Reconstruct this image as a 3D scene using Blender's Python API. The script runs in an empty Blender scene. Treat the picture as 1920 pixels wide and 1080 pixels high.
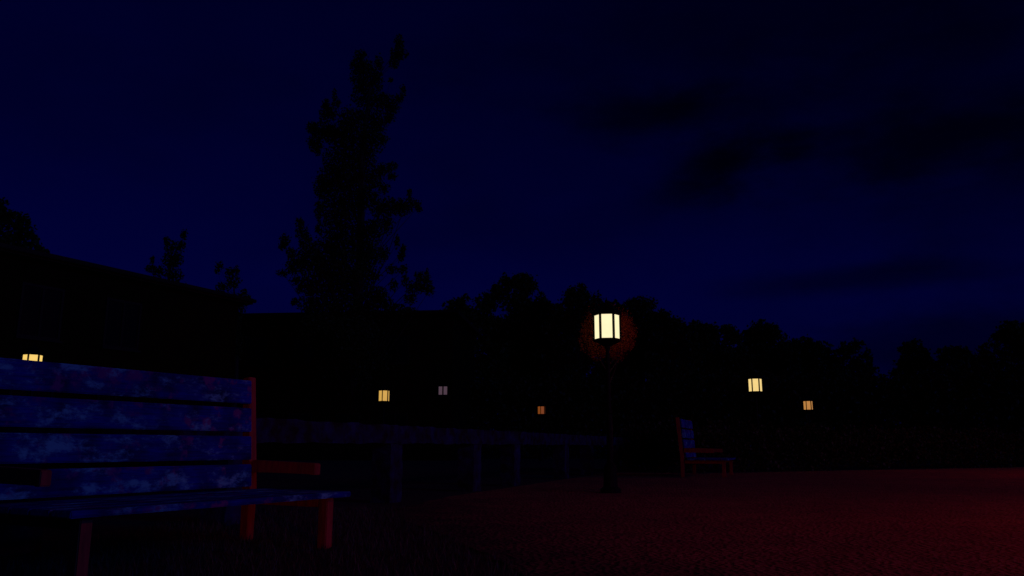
import bpy, bmesh, math, random
from mathutils import Vector, Matrix

S = bpy.context.scene
COL = S.collection
rnd = random.Random(7)
R = math.radians

# ------------------------------------------------------------------ camera
FPX, HOR, EYE = 1500.0, 838.0, 0.69          # focal length in px of a 1920 wide frame, horizon row, eye height
TILT = math.atan((HOR - 540) / FPX)
cam_d = bpy.data.cameras.new('camera')
cam = bpy.data.objects.new('camera', cam_d); COL.objects.link(cam)
cam.location = (0, 0, EYE)
cam.rotation_euler = (math.pi / 2 + TILT, 0, 0)
cam_d.sensor_width = 36; cam_d.lens = FPX / 1920 * 36
cam_d.clip_end = 3000; cam_d.clip_start = 0.05
S.camera = cam
FW = Vector((0, math.cos(TILT), math.sin(TILT))); UP = Vector((0, -math.sin(TILT), math.cos(TILT)))

def ray(px, py):
    return (FW * FPX + Vector((1, 0, 0)) * (px - 960) + UP * (540 - py)).normalized()
def at(px, py, y):
    r = ray(px, py); return Vector((0, 0, EYE)) + r * (y / r.y)
def onz(px, py, z):
    r = ray(px, py); return Vector((0, 0, EYE)) + r * ((z - EYE) / r.z)

# ------------------------------------------------------------------ object helpers
def link(name, me, mat, parent=None):
    o = bpy.data.objects.new(name, me); COL.objects.link(o)
    if mat is not None: me.materials.append(mat)
    if parent is not None: o.parent = parent
    return o
def obj(name, bm, mat, parent=None, bevel=0.0, smooth=False):
    if bevel:
        bmesh.ops.bevel(bm, geom=list(bm.edges), offset=bevel, segments=2, affect='EDGES', clamp_overlap=True)
    bmesh.ops.recalc_face_normals(bm, faces=list(bm.faces))
    me = bpy.data.meshes.new(name); bm.to_mesh(me); bm.free()
    if smooth:
        for p in me.polygons: p.use_smooth = True
    return link(name, me, mat, parent)
def tag(o, label=None, cat=None, group=None, kind=None):
    if label: o['label'] = label
    if cat: o['category'] = cat
    if group: o['group'] = group
    if kind: o['kind'] = kind
    return o
def empty(name, loc, rz=0.0):
    o = bpy.data.objects.new(name, None); COL.objects.link(o)
    o.location = loc; o.rotation_euler = (0, 0, rz); o.empty_display_size = 0.3
    return o
def copy_tree(o, parent=None):
    c = o.copy(); COL.objects.link(c)
    if parent is not None: c.parent = parent
    for ch in list(o.children): copy_tree(ch, c)
    return c
def box(bm, x0, x1, y0, y1, z0, z1, M=None):
    r = bmesh.ops.create_cube(bm, size=1)
    vs = r['verts']
    for v in vs:
        v.co = Vector(((x0 + x1) / 2 + v.co.x * (x1 - x0), (y0 + y1) / 2 + v.co.y * (y1 - y0), (z0 + z1) / 2 + v.co.z * (z1 - z0)))
        if M is not None: v.co = M @ v.co
    return vs
def newbox(*a, M=None):
    bm = bmesh.new(); box(bm, *a, M=M); return bm
def prism(bm, pts, z0, z1):
    """polygon in xy extruded in z"""
    a = [bm.verts.new((p[0], p[1], z0)) for p in pts]; b = [bm.verts.new((p[0], p[1], z1)) for p in pts]
    n = len(pts)
    bm.faces.new(a[::-1]); bm.faces.new(b)
    for i in range(n): bm.faces.new((a[i], a[(i + 1) % n], b[(i + 1) % n], b[i]))
def lathe(bm, prof, n=16, cx=0, cy=0, rot=0.0):
    rings = []
    for r, z in prof:
        rings.append([bm.verts.new((cx + r * math.cos(rot + 2 * math.pi * k / n), cy + r * math.sin(rot + 2 * math.pi * k / n), z)) for k in range(n)])
    for a, b in zip(rings, rings[1:]):
        for k in range(n): bm.faces.new((a[k], a[(k + 1) % n], b[(k + 1) % n], b[k]))
    bm.faces.new(rings[0][::-1]); bm.faces.new(rings[-1])
def tube(bm, pts, n=7):
    """tapered tube through [(Vector, radius), ...]"""
    rings = []
    for i, (p, r) in enumerate(pts):
        d = (pts[min(i + 1, len(pts) - 1)][0] - pts[max(i - 1, 0)][0]).normalized()
        a = d.orthogonal().normalized(); b = d.cross(a)
        if rings:   # keep the rings aligned
            pa = rings[-1][1]; a = (pa - d * pa.dot(d)).normalized(); b = d.cross(a)
        rings.append(([bm.verts.new(p + (a * math.cos(2 * math.pi * k / n) + b * math.sin(2 * math.pi * k / n)) * r) for k in range(n)], a))
    for (A, _), (B, _) in zip(rings, rings[1:]):
        for k in range(n): bm.faces.new((A[k], A[(k + 1) % n], B[(k + 1) % n], B[k]))
    bm.faces.new(rings[-1][0]); bm.faces.new(rings[0][0][::-1])

# ------------------------------------------------------------------ materials
def mat(name, rough=0.7, spec=0.3):
    m = bpy.data.materials.new(name); m.use_nodes = True
    nt = m.node_tree; b = nt.nodes['Principled BSDF']
    b.inputs['Roughness'].default_value = rough
    b.inputs['Specular IOR Level'].default_value = spec
    return m, nt, b
def N(nt, t, **kw):
    n = nt.nodes.new(t)
    for k, v in kw.items(): setattr(n, k, v)
    return n
def noise(nt, vec, scale, detail=4, rough=0.55, dist=0.0):
    n = N(nt, 'ShaderNodeTexNoise'); n.inputs['Scale'].default_value = scale
    n.inputs['Detail'].default_value = detail; n.inputs['Roughness'].default_value = rough; n.inputs['Distortion'].default_value = dist
    if vec is not None: nt.links.new(vec, n.inputs['Vector'])
    return n.outputs['Fac']
def ramp(nt, fac, stops):
    n = N(nt, 'ShaderNodeValToRGB'); e = n.color_ramp.elements
    while len(e) < len(stops): e.new(0.5)
    for el, (p, c) in zip(e, stops): el.position = p; el.color = (*c, 1)
    nt.links.new(fac, n.inputs['Fac']); return n.outputs['Color']
def mixc(nt, fac, a, b, mode='MIX'):
    n = N(nt, 'ShaderNodeMix', data_type='RGBA', blend_type=mode)
    if isinstance(fac, (int, float)): n.inputs[0].default_value = fac
    else: nt.links.new(fac, n.inputs[0])
    for i, v in ((6, a), (7, b)):
        if isinstance(v, tuple): n.inputs[i].default_value = (*v, 1)
        else: nt.links.new(v, n.inputs[i])
    return n.outputs[2]
def maprange(nt, v, a, b, c=0.0, d=1.0, smooth=True):
    n = N(nt, 'ShaderNodeMapRange')
    if smooth: n.interpolation_type = 'SMOOTHSTEP'
    for i, x in ((1, a), (2, b), (3, c), (4, d)): n.inputs[i].default_value = x
    nt.links.new(v, n.inputs[0]); return n.outputs[0]
def objcoord(nt, scale=(1, 1, 1), which='Object', random_shift=False):
    t = N(nt, 'ShaderNodeTexCoord'); m = N(nt, 'ShaderNodeMapping'); m.inputs['Scale'].default_value = scale
    nt.links.new(t.outputs[which], m.inputs['Vector'])
    if random_shift:
        oi = N(nt, 'ShaderNodeObjectInfo'); mu = N(nt, 'ShaderNodeMath', operation='MULTIPLY'); mu.inputs[1].default_value = 57.0
        nt.links.new(oi.outputs['Random'], mu.inputs[0])
        c = N(nt, 'ShaderNodeCombineXYZ')
        for i in range(3): nt.links.new(mu.outputs[0], c.inputs[i])
        nt.links.new(c.outputs[0], m.inputs['Location'])
    return m.outputs['Vector']
def bump(nt, b, h, strength=0.4, dist=0.01):
    n = N(nt, 'ShaderNodeBump'); n.inputs['Strength'].default_value = strength; n.inputs['Distance'].default_value = dist
    nt.links.new(h, n.inputs['Height']); nt.links.new(n.outputs[0], b.inputs['Normal'])

def wood_paint():
    """worn blue paint over red-brown boards, with pale rubbed patches"""
    m, nt, b = mat('worn blue paint on boards', 0.75, 0.08)
    v = objcoord(nt, (1, 1, 1), random_shift=True)
    vs = objcoord(nt, (1.6, 26, 26), random_shift=True)
    grain = noise(nt, vs, 3.0, 6, 0.6)
    base = ramp(nt, grain, [(0.3, (0.002, 0.014, 0.12)), (0.62, (0.004, 0.030, 0.28))])
    big = noise(nt, v, 4.5, 3, 0.5)
    bare = maprange(nt, noise(nt, v, 7.0, 4, 0.6), 0.55, 0.66)
    pale = maprange(nt, noise(nt, objcoord(nt, (0.55, 1, 1), random_shift=True), 6.5, 7, 0.75, 0.1), 0.51, 0.66)
    dull = ramp(nt, big, [(0.32, (0.3, 0.3, 0.3)), (0.62, (1, 1, 1))])
    c = mixc(nt, 1.0, base, dull, 'MULTIPLY')
    c = mixc(nt, bare, c, (0.095, 0.02, 0.15))
    c = mixc(nt, pale, c, (0.075, 0.46, 0.40))
    nt.links.new(c, b.inputs['Base Color'])
    bump(nt, b, grain, 0.35, 0.004)
    return m
def wood_brown():
    m, nt, b = mat('red brown timber', 0.6, 0.3)
    v = objcoord(nt, (14, 14, 2), random_shift=True)
    g = noise(nt, v, 2.6, 6, 0.6)
    c = ramp(nt, g, [(0.3, (0.10, 0.020, 0.010)), (0.65, (0.23, 0.048, 0.022))])
    nt.links.new(c, b.inputs['Base Color']); bump(nt, b, g, 0.3, 0.004)
    return m
def metal_dark():
    m, nt, b = mat('black painted iron', 0.6, 0.08)
    v = objcoord(nt); g = noise(nt, v, 30, 3)
    nt.links.new(ramp(nt, g, [(0.3, (0.0018, 0.0018, 0.0018)), (0.7, (0.0035, 0.0032, 0.003))]), b.inputs['Base Color'])
    bump(nt, b, g, 0.15, 0.002)
    return m
def stone():
    m, nt, b = mat('mottled stone', 0.85, 0.2)
    v = objcoord(nt, which='Object')
    n1 = noise(nt, v, 5.5, 5, 0.6); n2 = noise(nt, v, 26, 4, 0.6)
    c = ramp(nt, n1, [(0.38, (0.001, 0.002, 0.005)), (0.50, (0.004, 0.010, 0.036)), (0.68, (0.009, 0.024, 0.085))])
    c = mixc(nt, maprange(nt, n2, 0.35, 0.7, 0.25, 0.0), c, (0.02, 0.025, 0.02))
    nt.links.new(c, b.inputs['Base Color']); bump(nt, b, n2, 0.6, 0.02)
    return m
def gravel():
    m, nt, b = mat('red brown sandy gravel', 0.95, 0.1)
    t = N(nt, 'ShaderNodeNewGeometry').outputs['Position']
    big = noise(nt, t, 0.35, 5, 0.6); mid = noise(nt, t, 3.2, 6, 0.7)
    vo = N(nt, 'ShaderNodeTexVoronoi'); vo.inputs['Scale'].default_value = 26.0; nt.links.new(t, vo.inputs['Vector'])
    c = ramp(nt, mid, [(0.3, (0.17, 0.075, 0.030)), (0.5, (0.30, 0.135, 0.050)), (0.72, (0.40, 0.19, 0.07))])
    c = mixc(nt, maprange(nt, big, 0.38, 0.62, 0.0, 0.45), c, (0.13, 0.065, 0.035))
    c = mixc(nt, maprange(nt, vo.outputs['Distance'], 0.0, 0.6, 0.0, 0.35), c, (0.07, 0.035, 0.025))
    # gravel colour darkens raggedly towards the near bench, painting in the fade of the light
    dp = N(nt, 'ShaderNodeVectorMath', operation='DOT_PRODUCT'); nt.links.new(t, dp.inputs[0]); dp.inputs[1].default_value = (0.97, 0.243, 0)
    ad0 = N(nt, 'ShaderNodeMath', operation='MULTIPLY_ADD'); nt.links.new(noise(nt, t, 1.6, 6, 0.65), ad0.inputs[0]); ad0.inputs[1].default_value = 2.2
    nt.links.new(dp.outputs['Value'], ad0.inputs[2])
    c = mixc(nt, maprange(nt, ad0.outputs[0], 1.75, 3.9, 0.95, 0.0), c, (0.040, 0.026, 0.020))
    nt.links.new(c, b.inputs['Base Color'])
    ad = N(nt, 'ShaderNodeMath', operation='ADD'); nt.links.new(mid, ad.inputs[0])
    mm = N(nt, 'ShaderNodeMath', operation='MULTIPLY'); mm.inputs[1].default_value = 0.35
    nt.links.new(vo.outputs['Distance'], mm.inputs[0]); nt.links.new(mm.outputs[0], ad.inputs[1])
    bump(nt, b, ad.outputs[0], 1.0, 0.10)
    return m
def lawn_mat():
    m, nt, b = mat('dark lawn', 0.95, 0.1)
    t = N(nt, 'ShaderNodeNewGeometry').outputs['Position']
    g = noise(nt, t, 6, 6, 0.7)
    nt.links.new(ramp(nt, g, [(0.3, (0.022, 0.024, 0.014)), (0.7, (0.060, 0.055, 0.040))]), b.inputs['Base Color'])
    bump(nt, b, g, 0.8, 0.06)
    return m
def leaf_mat(name, a, c):
    m, nt, b = mat(name, 0.6, 0.15)
    gi = N(nt, 'ShaderNodeNewGeometry')
    nt.links.new(ramp(nt, gi.outputs['Random Per Island'], [(0.0, a), (1.0, c)]), b.inputs['Base Color'])
    return m
def bark():
    m, nt, b = mat('dark bark', 0.9, 0.1)
    v = objcoord(nt, (6, 6, 1)); g = noise(nt, v, 2.0, 6, 0.65)
    nt.links.new(ramp(nt, g, [(0.3, (0.020, 0.014, 0.010)), (0.7, (0.060, 0.042, 0.026))]), b.inputs['Base Color'])
    bump(nt, b, g, 0.8, 0.03)
    return m
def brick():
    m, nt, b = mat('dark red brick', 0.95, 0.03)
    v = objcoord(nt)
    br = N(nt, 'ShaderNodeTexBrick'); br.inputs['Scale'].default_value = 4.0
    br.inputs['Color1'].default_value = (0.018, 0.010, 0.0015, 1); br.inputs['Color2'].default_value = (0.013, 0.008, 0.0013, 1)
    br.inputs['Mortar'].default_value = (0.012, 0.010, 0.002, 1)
    cx = N(nt, 'ShaderNodeSeparateXYZ'); nt.links.new(v, cx.inputs[0])
    cc = N(nt, 'ShaderNodeCombineXYZ'); nt.links.new(cx.outputs[0], cc.inputs[0]); nt.links.new(cx.outputs[2], cc.inputs[1])
    nt.links.new(cc.outputs[0], br.inputs['Vector'])
    nt.links.new(br.outputs['Color'], b.inputs['Base Color'])
    return m
def plain(name, c, rough=0.8, spec=0.2, scale=12):
    m, nt, b = mat(name, rough, spec)
    g = noise(nt, objcoord(nt), scale, 4)
    nt.links.new(ramp(nt, g, [(0.3, tuple(x * 0.7 for x in c)), (0.7, c)]), b.inputs['Base Color'])
    return m
def glow_mat(name, col, strength):
    m, nt, b = mat(name, 0.4, 0.2)
    b.inputs['Base Color'].default_value = (0.10, 0.09, 0.07, 1)
    v = objcoord(nt); g = noise(nt, v, 9, 3)
    nt.links.new(ramp(nt, g, [(0.25, tuple(x * 0.93 for x in col)), (0.75, col)]), b.inputs['Emission Color'])
    b.inputs['Emission Strength'].default_value = strength
    return m

M_SLAT, M_FRAME, M_IRON, M_STONE = wood_paint(), wood_brown(), metal_dark(), stone()
M_BARK, M_BRICK = bark(), brick()
M_LEAF = leaf_mat('dark green leaves', (0.014, 0.030, 0.0025), (0.035, 0.060, 0.005))
M_HEDGE = leaf_mat('hedge leaves', (0.012, 0.026, 0.002), (0.028, 0.050, 0.0045))
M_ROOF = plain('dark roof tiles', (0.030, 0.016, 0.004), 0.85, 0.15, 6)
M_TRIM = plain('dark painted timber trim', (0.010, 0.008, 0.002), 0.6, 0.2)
M_GLASS, _nt, _b = mat('dark window glass', 0.2, 0.15); _b.inputs['Base Color'].default_value = (0.004, 0.004, 0.003, 1)
_g = noise(_nt, objcoord(_nt), 3.0, 2); bump(_nt, _b, _g, 0.05, 0.01)

# ------------------------------------------------------------------ world, sun, lamps
MOON = Vector((0.80, -0.55, 0.27)).normalized()       # direction towards the low light behind the camera
w = bpy.data.worlds.new('World'); S.world = w; w.use_nodes = True
nt = w.node_tree
for n in list(nt.nodes): nt.nodes.remove(n)
out = N(nt, 'ShaderNodeOutputWorld'); bg = N(nt, 'ShaderNodeBackground')
sky = N(nt, 'ShaderNodeTexSky'); sky.sky_type = 'NISHITA'; sky.sun_disc = False
ELEV = math.asin(MOON.z)
sky.sun_elevation = ELEV
sky.sun_rotation = math.atan2(MOON.x, MOON.y)
gen = N(nt, 'ShaderNodeTexCoord').outputs['Generated']
def dot(v, c):
    n = N(nt, 'ShaderNodeVectorMath', operation='DOT_PRODUCT'); nt.links.new(v, n.inputs[0]); n.inputs[1].default_value = c
    return n.outputs['Value']
def math2(op, a, b):
    n = N(nt, 'ShaderNodeMath', operation=op)
    for i, x in ((0, a), (1, b)):
        if isinstance(x, (int, float)): n.inputs[i].default_value = x
        else: nt.links.new(x, n.inputs[i])
    return n.outputs[0]
stretch = N(nt, 'ShaderNodeMapping'); stretch.inputs['Scale'].default_value = (1, 1, 2.4); nt.links.new(gen, stretch.inputs['Vector'])
wisp = noise(nt, stretch.outputs[0], 11.0, 7, 0.6, 0.2)
soft = noise(nt, stretch.outputs[0], 2.6, 5, 0.55)
dark = maprange(nt, soft, 0.42, 0.70, 0.0, 0.22)
def cloud(acc, px, py, a, b, depth, tilt=0.0, edge=0.85):
    """a dusky cloud bank in the direction seen at (px, py); a, b half sizes in radians"""
    c = ray(px, py); r = Vector((0, 0, 1)).cross(-c).normalized(); u = r.cross(-c).normalized()
    if u.z < 0: u = -u
    if r.x < 0: r = -r
    r2 = r * math.cos(tilt) + u * math.sin(tilt); u2 = u * math.cos(tilt) - r * math.sin(tilt)
    x = math2('DIVIDE', math2('SUBTRACT', dot(gen, r2), r2.dot(c)), a)
    y = math2('DIVIDE', math2('SUBTRACT', dot(gen, u2), u2.dot(c)), b)
    d = math2('SQRT', math2('ADD', math2('MULTIPLY', x, x), math2('MULTIPLY', y, y)), 0)
    d = math2('ADD', d, math2('MULTIPLY', math2('SUBTRACT', wisp, 0.5), -1.7))
    front = maprange(nt, dot(gen, c), 0.5, 0.6)
    k = math2('MULTIPLY', maprange(nt, d, 1.0 + edge, 1.0 - edge, 0.0, depth), front)
    return math2('SUBTRACT', 1.0, math2('MULTIPLY', math2('SUBTRACT', 1.0, acc), math2('SUBTRACT', 1.0, k)))
dark = cloud(dark, 1190, 215, 0.075, 0.030, 0.62)
dark = cloud(dark, 1345, 312, 0.062, 0.028, 0.85, 0.25)
dark = cloud(dark, 1270, 365, 0.05, 0.018, 0.35, 0.2)
dark = cloud(dark, 1490, 280, 0.025, 0.018, 0.45, 0.5)
dark = cloud(dark, 1800, 250, 0.17, 0.034, 0.66)
dark = cloud(dark, 1900, 150, 0.22, 0.11, 0.45, 0, 0.9)
dark = cloud(dark, 1450, 30, 0.30, 0.06, 0.40, 0, 0.9)
dark = cloud(dark, 1380, 200, 0.10, 0.02, 0.40)
dark = cloud(dark, 1600, 522, 0.11, 0.014, 0.50)
dark = cloud(dark, 1790, 640, 0.12, 0.035, 0.55, 0, 0.8)
dark = cloud(dark, 1880, 420, 0.10, 0.10, 0.25, 0, 0.9)
keep = math2('MULTIPLY', math2('SUBTRACT', 1.0, dark), maprange(nt, dot(gen, Vector((-0.40, 0, 1))), -0.05, 0.45, 1.22, 0.88))
tint = N(nt, 'ShaderNodeMix', data_type='RGBA', blend_type='MULTIPLY'); tint.inputs[0].default_value = 1
nt.links.new(sky.outputs[0], tint.inputs[6]); tint.inputs[7].default_value = (0.0018, 0.0026, 0.125, 1)   # the deep blue of late dusk
cl = N(nt, 'ShaderNodeMix', data_type='RGBA', blend_type='MULTIPLY'); cl.inputs[0].default_value = 1
nt.links.new(tint.outputs[2], cl.inputs[6])
cmb = N(nt, 'ShaderNodeCombineColor')
for i in range(3): nt.links.new(keep, cmb.inputs[i])
nt.links.new(cmb.outputs[0], cl.inputs[7])
nt.links.new(cl.outputs[2], bg.inputs['Color']); bg.inputs['Strength'].default_value = 0.05
nt.links.new(bg.outputs[0], out.inputs['Surface'])

sd = bpy.data.lights.new('dusk_light', 'SUN'); so = bpy.data.objects.new('dusk_light', sd); COL.objects.link(so)
sd.energy = 0.30; sd.angle = R(12); sd.color = (0.035, 0.11, 1.0)
so.rotation_euler = MOON.to_track_quat('Z', 'Y').to_euler()
so.location = MOON * 50
# lamps outside the picture at right redden gravel; added spot behind reddens bench frames
for pos, watts, aim in (((5.5, -9.5, 1.3), 700, (2.4, 15.0, 0.4)), ((6.8, 6.3, 3.9), 112, None), ((17.5, 19.0, 5.0), 260, None)):
    ld = bpy.data.lights.new('off_frame_light', 'SPOT' if aim else 'POINT'); lo = bpy.data.objects.new('off_frame_light', ld); COL.objects.link(lo)
    ld.energy = watts; ld.color = (1.0, 0.05, 0.010); ld.shadow_soft_size = 0.2
    lo.location = pos
    if aim:
        ld.spot_size = R(42); ld.spot_blend = 0.22  # added spot's cone shaped to leave the near bench end dark
        lo.rotation_euler = (Vector(aim) - Vector(pos)).to_track_quat('-Z', 'Y').to_euler()

# ------------------------------------------------------------------ ground
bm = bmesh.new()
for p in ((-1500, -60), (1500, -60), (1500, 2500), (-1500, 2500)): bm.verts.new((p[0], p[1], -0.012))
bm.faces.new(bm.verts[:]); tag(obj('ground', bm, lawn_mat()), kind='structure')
# the balustrade line: base points read at the foot of two pillars
B0, B1 = onz(727, 940, 0), onz(1052, 897, 0)
BD = (B1 - B0).normalized(); BN = Vector((BD.y, -BD.x, 0))    # BN points to the gravel side
def online(px):
    r = ray(px, 838)           # column px meets the balustrade line (camera at the origin)
    t = (B0.x * r.y - B0.y * r.x) / (BD.y * r.x - BD.x * r.y)
    return B0 + BD * t
fA = B0 - BD * 14; fB = online(1176)
hedge_pts = [fB + BN * 0.3, onz(1300, 888, 0), onz(1600, 882, 0), onz(1920, 876, 0), Vector((40, 40, 0))]
bm = bmesh.new()
rr = random.Random(4)
edge = [Vector((1.3, -30, 0)), Vector((0.75, 1.0, 0)), Vector((0.5, 2.6, 0)), Vector((0.18, 4.2, 0)), Vector((-0.12, 5.3, 0)), Vector((-0.5, 6.5, 0)), Vector((-0.95, 7.7, 0)), Vector((-1.3, 9.2, 0)), B0 + BD * 1.2 + BN * 0.3]  # path edge drawn in so dark ground stands for unlit gravel
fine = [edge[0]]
for a, b in zip(edge, edge[1:]):      # an uneven edge where the stand-in for unlit ground and gravel meet
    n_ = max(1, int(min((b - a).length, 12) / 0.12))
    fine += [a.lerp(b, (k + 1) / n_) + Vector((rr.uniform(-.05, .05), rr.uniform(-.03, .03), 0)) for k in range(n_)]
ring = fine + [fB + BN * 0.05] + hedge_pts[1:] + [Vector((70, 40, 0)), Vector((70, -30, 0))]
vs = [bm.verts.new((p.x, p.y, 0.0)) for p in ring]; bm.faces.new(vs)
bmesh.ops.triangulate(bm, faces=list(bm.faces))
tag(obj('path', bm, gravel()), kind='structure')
# unlit ground blades added on the near bench's verge to stand in for the fading light
M_UNLIT_GROUND = leaf_mat('unlit ground blades', (0.018, 0.024, 0.010), (0.050, 0.055, 0.034))
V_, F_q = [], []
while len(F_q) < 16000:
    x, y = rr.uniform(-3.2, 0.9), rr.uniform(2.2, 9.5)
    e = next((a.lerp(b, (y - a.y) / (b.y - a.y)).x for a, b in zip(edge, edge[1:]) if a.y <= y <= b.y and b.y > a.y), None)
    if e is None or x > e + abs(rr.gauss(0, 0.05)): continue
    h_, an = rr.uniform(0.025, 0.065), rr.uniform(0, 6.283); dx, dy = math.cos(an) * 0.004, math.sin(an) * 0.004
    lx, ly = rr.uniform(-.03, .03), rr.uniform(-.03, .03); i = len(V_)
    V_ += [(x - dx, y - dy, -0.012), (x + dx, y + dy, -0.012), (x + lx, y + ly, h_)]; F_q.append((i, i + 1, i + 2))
gm = bpy.data.meshes.new('added_grass'); gm.from_pydata(V_, [], F_q); gm.update()
tag(link('added_grass', gm, M_UNLIT_GROUND), 'short dark blades added around the near bench in place of unlit ground', 'added_grass', kind='stuff')

# ------------------------------------------------------------------ benches
F_, N_ = onz(660, 924, 0.37), onz(134, 963, 0.37)
U_ = (F_ - N_); L = U_.length; U_.normalize()
rzb = math.atan2(U_.y, U_.x)
D, SH = 0.99, 0.38
LEAN = Matrix.Translation((0, D / 2 - 0.05, SH)) @ Matrix.Rotation(-R(5), 4, 'X') @ Matrix.Translation((0, -(D / 2 - 0.05), -SH))
def make_bench():
    t = empty('park_bench', (0, 0, 0))
    h = L / 2
    zb = [(1.02, 1.20), (0.805, 0.985), (0.595, 0.77), (0.395, 0.56)]
    for k, (z0, z1) in enumerate(zb):
        bm = newbox(-h + 0.075, h - 0.075, D / 2 - 0.075, D / 2 - 0.045, z0, z1)
        o = obj('back_slat', bm, M_SLAT, t, 0.006)
        o.data.transform(LEAN)
    n = 5; wd = (D - 0.10) / n
    for k in range(n):
        y0 = -D / 2 + k * wd
        bm = newbox(-h, h, y0 + 0.006, y0 + wd - 0.006, SH - 0.036, SH)
        obj('seat_plank', bm, M_SLAT, t, 0.006)
    for s in (-1, 1):
        xa, xb = (s * h - (0.07 if s > 0 else 0.0), s * h + (0.0 if s > 0 else 0.07))
        # back post: straight leg to the seat, then leaning back
        bm = bmesh.new()
        prof = [(D / 2 - 0.045, 0), (D / 2 + 0.035, 0), (D / 2 + 0.035, SH), (D / 2 + 0.035 + 0.073, 1.222), (D / 2 + 0.073 - 0.040, 1.23), (D / 2 - 0.045, SH)]
        a = [bm.verts.new((xa, y, z)) for y, z in prof]; b = [bm.verts.new((xb, y, z)) for y, z in prof]
        bm.faces.new(a); bm.faces.new(b[::-1])
        for i in range(6): bm.faces.new((a[i], b[i], b[(i + 1) % 6], a[(i + 1) % 6]))
        obj('back_post', bm, M_FRAME, t, 0.006)
        obj('leg', newbox(xa - s * 0.10, xb - s * 0.10, -D / 2 + 0.075, -D / 2 + 0.155, 0, SH - 0.039), M_FRAME, t, 0.006)
        obj('seat_rail', newbox(xa + 0.012 - s * 0.10, xb - 0.012 - s * 0.10, -D / 2 + 0.157, D / 2 - 0.047, SH - 0.105, SH - 0.039), M_FRAME, t, 0.005)
        # arm: a heavy rail, a little deeper at its front end
        bm = bmesh.new()
        prof = [(D / 2 - 0.047, 0.500), (D / 2 - 0.047, 0.592), (-D / 2 + 0.32, 0.575), (-D / 2 + 0.30, 0.568), (-D / 2 + 0.30, 0.490), (-D / 2 + 0.35, 0.490), (-D / 2 + 0.37, 0.500)]
        a = [bm.verts.new((xa + 0.004, y, z)) for y, z in prof]; b = [bm.verts.new((xb - 0.004, y, z)) for y, z in prof]
        bm.faces.new(a); bm.faces.new(b[::-1])
        for i in range(len(prof)): bm.faces.new((a[i], b[i], b[(i + 1) % len(prof)], a[(i + 1) % len(prof)]))
        obj('armrest', bm, M_FRAME, t, 0.005)
    return t
front_mid = (F_ + N_) / 2; BACK = Vector((-U_.y, U_.x, 0))
bench = make_bench()
c = front_mid + BACK * (D / 2)
bench.location = (c.x, c.y, 0.0); bench.rotation_euler = (0, 0, rzb)
tag(bench, 'large worn blue slatted bench with brown frame, nearest the camera at left', 'bench', 'slatted benches beside the gravel')
far = copy_tree(bench)
az = R(90 - 20.0); u2 = Vector((math.cos(az), math.sin(az), 0)); b2 = Vector((-u2.y, u2.x, 0))
foot = onz(1284, 895, 0)
c = foot + u2 * (L / 2) - b2 * (D / 2 - 0.02)
far.scale = (1.0, 1.06, 1.12)
far.location = (c.x, c.y, 0); far.rotation_euler = (0, 0, az)
far['label'] = 'small distant bench seen end-on, standing alone on the gravel below the lanterns'

# ------------------------------------------------------------------ stone balustrade
cols = [430, 727, 881, 957, 1052, 1100, 1150]
bal = empty('stone_balustrade', (B0.x, B0.y, 0), math.atan2(BD.y, BD.x))
tag(bal, 'low mottled stone balustrade on square pillars running away behind the bench', 'balustrade')
# local x along the line, y to the left of it
def rough_box(x0, x1, y0, y1, z0, z1, step, amp, seed):
    rr = random.Random(seed); bm = bmesh.new()
    n = max(1, int((x1 - x0) / step)); m = max(2, int((z1 - z0) / step)); 
    box(bm, x0, x1, y0, y1, z0, z1)
    bmesh.ops.subdivide_edges(bm, edges=[e for e in bm.edges if abs(e.verts[0].co.x - e.verts[1].co.x) > 1e-4], cuts=n, use_grid_fill=True)
    bmesh.ops.subdivide_edges(bm, edges=[e for e in bm.edges if abs(e.verts[0].co.z - e.verts[1].co.z) > 1e-4], cuts=m, use_grid_fill=True)
    for v in bm.verts: v.co += Vector((rr.uniform(-1, 1), rr.uniform(-1, 1), rr.uniform(-1, 1))) * amp
    return bm
x_end = (fB - B0).length
obj('coping', rough_box(-14, x_end, -0.15, 0.15, 0.735, 0.965, 0.16, 0.012, 3), M_STONE, bal)
xs = [(online(px) - B0).dot(BD) for px in cols] + [-5.4, -7.2, -9.0, -10.8, -12.6]
for k, x in enumerate(xs):
    obj('pillar', rough_box(x - 0.17, x + 0.17, -0.135, 0.135, -0.01, 0.735, 0.09, 0.008, 10 + k), M_STONE, bal)

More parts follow.
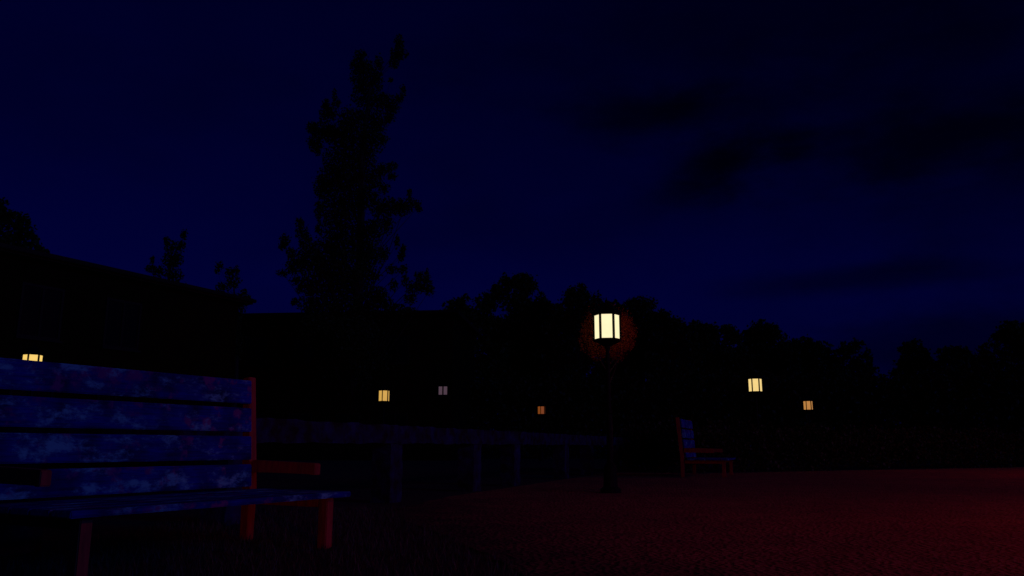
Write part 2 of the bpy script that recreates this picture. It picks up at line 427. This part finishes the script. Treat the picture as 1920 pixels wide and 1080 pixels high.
# ------------------------------------------------------------------ lantern posts
LANT = 2.57
def make_lamp():
    t = empty('lamp_post', (0, 0, 0))
    bm = bmesh.new(); lathe(bm, [(0.16, 0), (0.16, 0.06), (0.11, 0.10), (0.10, 0.38), (0.055, 0.46)], 12); obj('base', bm, M_IRON, t, smooth=False)
    bm = bmesh.new(); lathe(bm, [(0.048, 0.455), (0.042, 1.2), (0.055, 1.22), (0.055, 1.26), (0.038, 1.28), (0.032, 2.22), (0.05, 2.24), (0.05, 2.27)], 14); obj('post', bm, M_IRON, t)
    rg = 0.205; z0, z1 = LANT - 0.19, LANT + 0.19
    bm = bmesh.new()
    lathe(bm, [(0.06, 2.268), (0.12, 2.30), (rg + 0.02, z0 - 0.03), (rg + 0.02, z0)], 6)
    lathe(bm, [(rg + 0.02, z1), (rg + 0.035, z1 + 0.03), (rg + 0.03, z1 + 0.045)], 6)
    for k in range(6):
        a = math.pi / 3 * k; cx, cy = rg * math.cos(a), rg * math.sin(a)
        M = Matrix.Translation((cx, cy, 0)) @ Matrix.Rotation(a, 4, 'Z')
        box(bm, -0.021, 0.021, -0.012, 0.012, z0, z1, M)
    fr = obj('lantern_frame', bm, M_IRON, t)
    bm = bmesh.new(); lathe(bm, [(rg + 0.05, z1 + 0.045), (rg - 0.02, z1 + 0.10), (0.09, z1 + 0.17), (0.06, z1 + 0.19), (0.05, z1 + 0.21)], 6); obj('cap', bm, M_IRON, fr)
    bm = bmesh.new(); lathe(bm, [(0.015, z1 + 0.208), (0.03, z1 + 0.23), (0.012, z1 + 0.26), (0.004, z1 + 0.30)], 10); obj('finial', bm, M_IRON, fr)
    for k in range(6):
        a = math.pi / 3 * (k + 0.5); rr = (rg - 0.004) * math.cos(math.pi / 6); hw = rg / 2 - 0.019
        M = Matrix.Rotation(a, 4, 'Z')
        obj('pane', newbox(rr - 0.004, rr + 0.002, -hw, hw, z0 + 0.001, z1 - 0.001, M=M), None, t)
    return t
lamp = make_lamp()
lamps = [  # px of lantern, row of its centre, emission colour, strength, turn, label
    (1138, 613, (1.0, 0.86, 0.50), 1.15, 0, 'brightest and largest lit lantern on a post, in front of the dark trees'),
    (1416, 722, (1.0, 0.72, 0.26), 0.95, 4, 'lit yellow lantern on a post above and right of the distant bench'),
    (1515, 760, (0.50, 0.22, 0.055), 1.0, 9, 'small dim orange lantern at far right, lower than its yellow neighbour'),
    (720, 742, (0.75, 0.43, 0.09), 0.9, 12, 'amber lantern partly screened by twigs, above the balustrade\'s nearest pillar'),
    (1015, 769, (0.22, 0.055, 0.008), 0.9, 20, 'smallest and farthest reddish lantern, lowest of all in the middle distance'),
    (60, 681, (1.0, 0.66, 0.16), 1.0, 5, 'lantern half hidden behind the top of the near bench at far left'),
]
lamp_xyz = []
for i, (px, py, colr, st, turn, lab) in enumerate(lamps):
    o = lamp if i == 0 else copy_tree(lamp)
    r = ray(px, py); k = (LANT - EYE) / r.z
    p = Vector((0, 0, EYE)) + r * k
    o.location = (p.x, p.y, -0.008)
    o.rotation_euler = (0, 0, math.atan2(-p.y, -p.x) + R(30 + turn))
    tag(o, lab, 'lamp post', 'lantern posts around the gravel')
    m = glow_mat('lit lantern glass %s' % 'abcdef'[i], colr, st)
    for ch in o.children:
        if ch.name.startswith('pane'):
            if not ch.data.materials: ch.data.materials.append(None)
            ch.material_slots[0].link = 'OBJECT'; ch.material_slots[0].material = m
    lamp_xyz.append(p)

# ------------------------------------------------------------------ trees
def leaf_cloud(name, clumps, size, per, mat_, parent, seed, gap=0.0):
    """clumps: [(centre, rx, ry, rz)]; leaf-sized quads spread through each clump"""
    rr = random.Random(seed); V = []; Fc = []
    for (c, rx, ry, rz) in clumps:
        n = max(6, int(per * (rx * rz) / (size * size)))
        for _ in range(n):
            d = Vector((rr.gauss(0, 1), rr.gauss(0, 1), rr.gauss(0, 1))).normalized() * (rr.random() ** 0.45)
            if rr.random() < 0.12: d *= 1.22
            p = c + Vector((d.x * rx, d.y * ry, d.z * rz))
            s = size * rr.uniform(0.55, 1.25)
            a = Vector((rr.gauss(0, 1), rr.gauss(0, 1), rr.gauss(0, 1))).normalized(); b = a.orthogonal().normalized()
            b = (Matrix.Rotation(rr.uniform(0, 6.28), 3, a) @ b); cdir = a.cross(b)
            i = len(V)
            V += [p - b * s * 0.5, p + cdir * s * 0.32, p + b * s * 0.5 + a * s * 0.12, p - cdir * s * 0.32]
            Fc.append((i, i + 1, i + 2, i + 3))
    me = bpy.data.meshes.new(name); me.from_pydata([tuple(v) for v in V], [], Fc); me.update()
    return link(name, me, mat_, parent)
def limbs(bm, base, tips, r0, rr):
    for tp in tips:
        mid = base.lerp(tp, 0.55) + Vector((rr.uniform(-1, 1), rr.uniform(-1, 1), 0.3)) * (tp - base).length * 0.06
        tube(bm, [(base, r0), (mid, r0 * 0.55), (tp, r0 * 0.16)], 5)

def traced_tree(name, dist, base_px, clumps_px, size, per, label, group=None, squash=0.8, seed=1, trunk_r=0.35, fat=1.0):
    rr = random.Random(seed)
    base = onz(base_px, 838 + EYE / dist * FPX, 0)
    t = empty(name, base); tag(t, label, 'tree', group)
    cl = []; k = dist / FPX
    xs = [c[0] for c in clumps_px]; half = (max(xs) - min(xs)) / 2 * k
    for (px, py, rx, rz) in clumps_px:
        p = at(px, py, dist + rr.uniform(-1, 1) * half * squash)
        s = p.y / FPX
        cl.append((p - base, rx * s * fat, (rx + rz) / 2 * s * fat, rz * s * fat))
    leaf_cloud('crown', cl, size, per, M_LEAF, t, seed)
    bm = bmesh.new()
    top = max((c[0] for c in cl), key=lambda v: v.z)
    zs = top.z
    spine = []
    for f, r in ((0, 1.25), (0.03, 1.0), (0.2, 0.82), (0.45, 0.6), (0.7, 0.36), (0.9, 0.16)):
        near = [c[0] for c in cl if abs(c[0].z - zs * f) < zs * 0.15]
        m = sum((v for v in near), Vector()) / len(near) if (near and f > 0.1) else Vector((0, 0, 0))
        spine.append((Vector((m.x * 0.8, m.y * 0.8, zs * f - (0.05 if f == 0 else 0))), trunk_r * r))
    tube(bm, spine, 9)
    for (p, rx, ry, rz) in cl:
        if p.z < zs * 0.12: continue
        zz = max(zs * 0.06, p.z - (1.0 + (p - Vector((0, 0, p.z))).length * 0.9))
        # point on the spine at that height
        for (a, _), (b, _) in zip(spine, spine[1:]):
            if a.z <= zz <= b.z:
                s0 = a.lerp(b, (zz - a.z) / (b.z - a.z)); break
        else: s0 = spine[-1][0]
        limbs(bm, s0, [p], trunk_r * 0.13 * (1 - 0.6 * zz / zs), rr)
    obj('trunk', bm, M_BARK, t)
    return t

main_clumps = [
 (748, 80, 9, 16), (742, 104, 12, 14), (752, 100, 12, 11), (738, 120, 10, 9),
 (676, 106, 12, 13), (670, 125, 14, 16), (690, 128, 14, 14), (710, 118, 9, 14), (680, 152, 22, 20), (706, 150, 12, 20),
 (690, 182, 30, 22), (733, 150, 5, 5), (755, 170, 6, 14), (722, 190, 24, 14), (748, 186, 9, 10), (735, 205, 14, 12),
 (627, 176, 4, 12), (631, 192, 8, 10), (612, 195, 7, 12), (610, 215, 11, 18), (622, 212, 10, 14),
 (585, 240, 10, 12), (600, 245, 18, 16), (592, 268, 14, 18), (596, 285, 6, 9), (618, 250, 16, 16),
 (660, 225, 26, 22), (700, 225, 30, 22), (640, 255, 30, 26), (690, 262, 34, 26), (718, 262, 8, 8), (730, 222, 10, 8),
 (640, 300, 34, 28), (678, 300, 26, 26), (628, 335, 32, 26), (665, 340, 34, 28), (716, 318, 18, 12), (735, 312, 10, 9), (702, 335, 14, 16),
 (605, 350, 16, 22), (640, 380, 42, 30), (690, 372, 22, 22), (598, 395, 8, 20), (735, 330, 9, 8), (720, 352, 12, 10),
 (735, 385, 26, 14), (770, 382, 12, 12), (784, 388, 8, 12), (768, 362, 4, 10), (715, 395, 20, 14), (752, 392, 20, 12),
 (635, 420, 34, 28), (598, 430, 6, 12), (660, 455, 40, 26), (700, 430, 18, 20), (725, 420, 12, 16), (620, 470, 30, 30),
 (562, 418, 7, 12), (566, 435, 12, 14), (574, 455, 12, 18), (534, 450, 9, 12), (530, 462, 8, 8), (545, 475, 8, 12), (575, 480, 22, 16), (590, 470, 8, 16),
 (555, 495, 18, 14), (590, 500, 30, 22), (640, 500, 44, 30), (690, 480, 26, 26), (720, 475, 10, 14), (745, 455, 6, 12), (756, 472, 6, 14),
 (530, 512, 12, 6), (548, 506, 10, 9), (555, 525, 12, 8), (575, 535, 22, 18), (620, 540, 40, 30), (665, 535, 34, 30), (700, 515, 14, 12), (735, 505, 12, 10), (757, 505, 9, 8),
 (752, 482, 7, 10), (785, 518, 9, 10), (800, 515, 5, 12), (795, 532, 16, 14), (805, 545, 10, 10), (775, 540, 14, 12), (760, 525, 7, 12), (710, 550, 16, 14), (738, 535, 8, 12),
 (552, 565, 8, 7), (580, 570, 20, 16), (630, 580, 46, 26), (690, 575, 36, 22), (740, 580, 24, 10), (715, 565, 22, 12), (770, 560, 12, 10), (765, 582, 16, 6),
 (600, 620, 40, 34), (660, 630, 46, 36), (715, 615, 34, 26), (640, 680, 48, 34), (690, 670, 40, 30), (680, 710, 14, 20), (640, 725, 40, 22)]
traced_tree('poplar_tree', 44.0, 668, main_clumps, 0.16, 34, 'tall ragged poplar, the tallest tree, black against the blue sky', seed=5, trunk_r=0.42, fat=1.16)
# trees seen over the roof of the long building
traced_tree('young_tree', 40.0, 318, [(345, 440, 6, 12), (340, 460, 9, 13), (312, 450, 7, 9), (322, 465, 14, 16), (318, 490, 16, 18), (332, 485, 12, 16), (325, 515, 20, 16), (285, 488, 5, 9), (282, 503, 10, 10), (296, 510, 12, 12), (325, 560, 24, 36), (290, 560, 20, 36), (320, 640, 30, 50)],
            0.15, 34, 'slim tree with upright tips showing over the middle of the long roof', 'trees behind the long building', seed=11, trunk_r=0.2)
traced_tree('young_tree', 40.0, 432, [(412, 498, 8, 9), (408, 508, 5, 6), (430, 512, 9, 12), (443, 508, 7, 12), (438, 528, 14, 14), (418, 540, 14, 12), (458, 548, 6, 8), (462, 562, 9, 12), (440, 575, 22, 30), (430, 640, 26, 45)],
            0.15, 34, 'small tree with short tips at the right end of the long roof', 'trees behind the long building', seed=12, trunk_r=0.2)
traced_tree('broad_tree', 36.0, 10, [(-30, 400, 40, 40), (0, 385, 14, 20), (12, 405, 20, 16), (35, 410, 22, 14), (45, 430, 20, 22), (20, 440, 36, 30), (62, 452, 14, 16), (75, 468, 12, 10), (85, 474, 8, 8), (40, 475, 40, 24), (-20, 470, 50, 50), (-60, 430, 50, 60), (0, 540, 60, 60), (40, 620, 40, 50)],
            0.22, 36, 'broad dark tree rising past the left end of the long roof', 'trees behind the long building', seed=13, trunk_r=0.35)

def grown_tree(px, top_py, dist, half_px, seed, label, low_px=800, name='bushy_tree'):
    """a bushy crown: clumps fill an uneven rounded outline from low_px up to top_py"""
    rr = random.Random(seed); cl = []
    hh = (low_px - top_py) / 2; cy = (low_px + top_py) / 2
    for k in range(84):
        a = rr.uniform(0, 2 * math.pi); q = rr.random() ** 0.45
        x = px + math.cos(a) * q * half_px * 0.98; y = cy - math.sin(a) * q * hh * 0.92
        s = rr.uniform(0.18, 0.34) * half_px
        cl.append((x, max(y, top_py + s * 0.8), s * rr.uniform(0.9, 1.3), s * rr.uniform(0.7, 1.0)))
    for k in range(16):      # tufts on the outline
        a = rr.uniform(0.15, math.pi - 0.15)
        x = px + math.cos(a) * half_px * rr.uniform(0.85, 1.05); y = cy - math.sin(a) * hh * rr.uniform(0.84, 0.96)
        s = rr.uniform(0.10, 0.17) * half_px
        cl.append((x, y, s, s))
    return traced_tree(name, dist, px, cl, 0.0050 * dist, 30, label, 'trees closing the far side of the gravel', 0.7, seed, 0.28, 1.12)
row = [  # px, top row, distance, half width px
 (880, 548, 56, 62, 'broad dark tree, second from the left in the far row'),
 (858, 545, 53, 34, 'narrow tree marking the left end of the far row beside the poplar'),
 (965, 512, 58, 72, 'tallest rounded tree in the row, between the poplar and the brightest lantern'),
 (1085, 532, 55, 66, 'bushy tree directly above the brightest lantern'),
 (1195, 556, 57, 70, 'bushy tree just right of the brightest lantern'),
 (1265, 592, 54, 48, 'sloping shoulder tree right of the lantern where the skyline drops'),
 (1350, 606, 60, 52, 'low tree standing left of and above the yellow lantern'),
 (1430, 602, 62, 50, 'round topped tree directly above the yellow lantern'),
 (1515, 636, 60, 52, 'low tree above the small orange lantern'),
 (1597, 634, 60, 42, 'tree on the left side of the gap of sky'),
 (1712, 636, 61, 38, 'tree on the right side of the gap of sky'),
 (1790, 652, 58, 50, 'lowest tree between the gap and the right edge'),
 (1905, 602, 50, 66, 'tree rising at the right edge of the picture'),
 (1300, 604, 68, 60, 'rear tree filling in between the brightest lantern and the yellow one'),
 (1390, 626, 68, 56, 'rear tree low behind the yellow lantern'),
 (1475, 636, 68, 56, 'rear tree between the yellow lantern and the orange one'),
 (1150, 562, 66, 60, 'rear tree low behind the brightest lantern'),
 (1010, 560, 64, 70, 'rear tree filling in left of the brightest lantern'),
 (2010, 590, 50, 70, 'tree mostly cut off by the right edge of the picture'),
]
for i, (px, tp, d, hw, lab) in enumerate(row): grown_tree(px, tp, d, hw, 40 + i, lab)

# small red-leaved tree added behind the main lantern to imitate its glow
M_HALO = leaf_mat('red halo leaves', (0.19, 0.022, 0.002), (0.28, 0.035, 0.003))
lp = lamp_xyz[0]; away = Vector((lp.x, lp.y, 0)).normalized()
rr = random.Random(31)
ct = empty('halo_tree', (lp.x + away.x * 0.62, lp.y + away.y * 0.62, 0))
tag(ct, 'small red-leaved tree added to form the glow around the brightest lantern', 'tree')
ccl = [(Vector((0, 0, LANT)), 0.44, 0.26, 0.44)] * 2
for k in range(18):
    a = rr.uniform(0, 6.283)
    ccl.append((Vector((math.cos(a) * 0.36, rr.uniform(-.08, .2), LANT - 0.05 + math.sin(a) * 0.36)), 0.14, 0.12, 0.13))
leaf_cloud('crown', ccl, 0.022, 15, M_HALO, ct, 31)  # crown of the added tree, forms the glow
bm = bmesh.new()
tube(bm, [(Vector((0, 0, -0.02)), 0.045), (Vector((0.02, 0.01, 1.0)), 0.036), (Vector((-0.01, 0.0, 1.9)), 0.026), (Vector((0.0, 0, 2.75)), 0.010)], 8)
for (p, _, _, _) in ccl[2::2]: limbs(bm, Vector((0, 0, max(1.5, p.z - 0.55))), [p], 0.014, rr)
obj('trunk', bm, M_BARK, ct)  # trunk of the added tree

# ------------------------------------------------------------------ hedges
def hedge(pts, h, wdt, size, per, label, seed, cat='hedge'):
    rr = random.Random(seed); cl = []
    base = pts[0].copy(); base.z = 0
    for a, b in zip(pts, pts[1:]):
        n = max(2, int((b - a).length / (wdt * 0.55)))
        for k in range(n):
            p = a.lerp(b, (k + 0.5) / n) - base
            for zz in [x * 0.5 * wdt for x in range(1, max(2, int(h / (0.5 * wdt)) + 1))]:
                if zz > h - 0.2 * wdt: zz = h - wdt * 0.35
                cl.append((Vector((p.x + rr.uniform(-.1, .1), p.y + rr.uniform(-.1, .1), zz + rr.uniform(-.12, .1) * wdt)), wdt * 0.6, wdt * 0.55, wdt * rr.uniform(0.42, 0.62)))
    o = leaf_cloud('hedge', cl, size, per, M_HEDGE, None, seed); o.location = base
    return tag(o, label, cat)
hp = [p.copy() for p in hedge_pts]; hp = [p + Vector((-0.25, 0.6, 0)) for p in hp]
hedge(hp, 1.15, 0.9, 0.11, 18, 'low dark hedge edging the far side of the gravel behind the distant bench', 71)
hedge([at(600, 838, 50), at(1280, 838, 50), at(1960, 838, 46), at(2300, 838, 44)], 4.8, 2.4, 0.30, 34, 'tall dark hedge below the far row of trees', 72)

# ------------------------------------------------------------------ buildings
def building(name, P, Q, h, depth, label, windows, roof_over=0.35, lit=None):
    """front wall runs from P to Q (ground points); local x along it, +y away from the viewer"""
    d = (Q - P); ln = d.length; d.normalize()
    t = empty(name, P, math.atan2(d.y, d.x)); tag(t, label, 'building')
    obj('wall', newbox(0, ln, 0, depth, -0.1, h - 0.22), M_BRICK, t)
    bm = bmesh.new()      # low pitched roof with a deep fascia
    o = roof_over
    prism(bm, [(-o, -o), (ln + o, -o), (ln + o, depth + o), (-o, depth + o)], h - 0.217, h)
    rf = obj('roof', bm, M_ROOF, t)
    bm = bmesh.new(); box(bm, -o - 0.06, ln + o + 0.06, -o - 0.13, -o - 0.003, h - 0.16, h - 0.04); obj('gutter', bm, M_TRIM, rf, 0.02)
    for (x, z, ww, wh, lit_mat) in windows:
        bm = bmesh.new()
        for bx in ((x - ww / 2 - .07, x - ww / 2, z, z + wh), (x + ww / 2, x + ww / 2 + .07, z, z + wh), (x - .035, x + .035, z, z + wh),
                   (x - ww / 2 - .07, x + ww / 2 + .07, z + wh, z + wh + .08), (x - ww / 2 - .07, x + ww / 2 + .07, z - .08, z)):
            box(bm, bx[0], bx[1], -0.06, -0.002, bx[2], bx[3])
        wn = obj('window', bm, M_TRIM, t)
        bm = bmesh.new(); box(bm, x - ww / 2 + .001, x - .036, -0.03, -0.004, z + .001, z + wh - .001); obj('pane', bm, lit_mat or M_GLASS, wn)
        bm = bmesh.new(); box(bm, x + .036, x + ww / 2 - .001, -0.03, -0.004, z + .001, z + wh - .001); obj('pane', bm, lit_mat or M_GLASS, wn)
        obj('sill', newbox(x - ww / 2 - .12, x + ww / 2 + .12, -0.14, -0.063, z - .13, z - .07), M_TRIM, wn)
    return t
H1 = 6.0
def at_h(px, py, z):
    return onz(px, py, z)
E1 = at_h(475, 560, H1); E0 = at_h(90, 474, H1)
dd = (E1 - E0).normalized(); nb = Vector((dd.y, -dd.x, 0))
P = E0 - dd * 9 - nb * 0.35; Q = E1 - nb * 0.35 - dd * 0.35
P.z = Q.z = 0
ln = (Q - P).length
wins = [(x, z, 1.1, 1.35, None) for z in (0.95, 3.7) for x in [1.4 + 2.6 * k for k in range(int((ln - 1.6) / 2.6))]]
building('brick_building', P, Q, H1, 7.0, 'long dark building behind the near bench with a straight eave sloping down in view', wins)
H2 = 8.0; Y2 = (H2 - EYE) / (838 - 586) * FPX
M_DIM = glow_mat('dimly lit window', (0.075, 0.045, 0.060), 1.0)
M_FAINT = glow_mat('very dim window', (0.010, 0.0012, 0.012), 1.0)
P2 = at(400, 838, Y2 + 1); Q2 = at(846, 838, Y2 - 0.3); P2.z = Q2.z = 0
d2 = (Q2 - P2).normalized()
def wall_x(px):
    r = ray(px, 838); t = (P2.x * r.y - P2.y * r.x) / (d2.y * r.x - d2.x * r.y); return t
def wall_z(px, py):
    q = P2 + d2 * wall_x(px); return at(px, py, q.y).z
k2 = Y2 / FPX
w2 = [(wall_x(829), wall_z(829, 740), 16 * k2, 15 * k2, M_DIM)]
w2 += [(wall_x(px), 1.0, 1.2, 1.4, None) for px in (470, 560, 650, 740)] + [(wall_x(px), 5.2, 1.2, 1.4, None) for px in (470, 560, 650, 740)]
building('brick_building', P2, Q2, H2, 8.0, 'far flat-roofed building behind the poplar with one small grey lit window', w2)

# ------------------------------------------------------------------ output settings
S.render.engine = 'CYCLES'
S.view_settings.view_transform = 'Standard'; S.view_settings.look = 'None'
S.view_settings.exposure = 0; S.view_settings.gamma = 1
S.cycles.use_denoising = True
S.cycles.max_bounces = 6
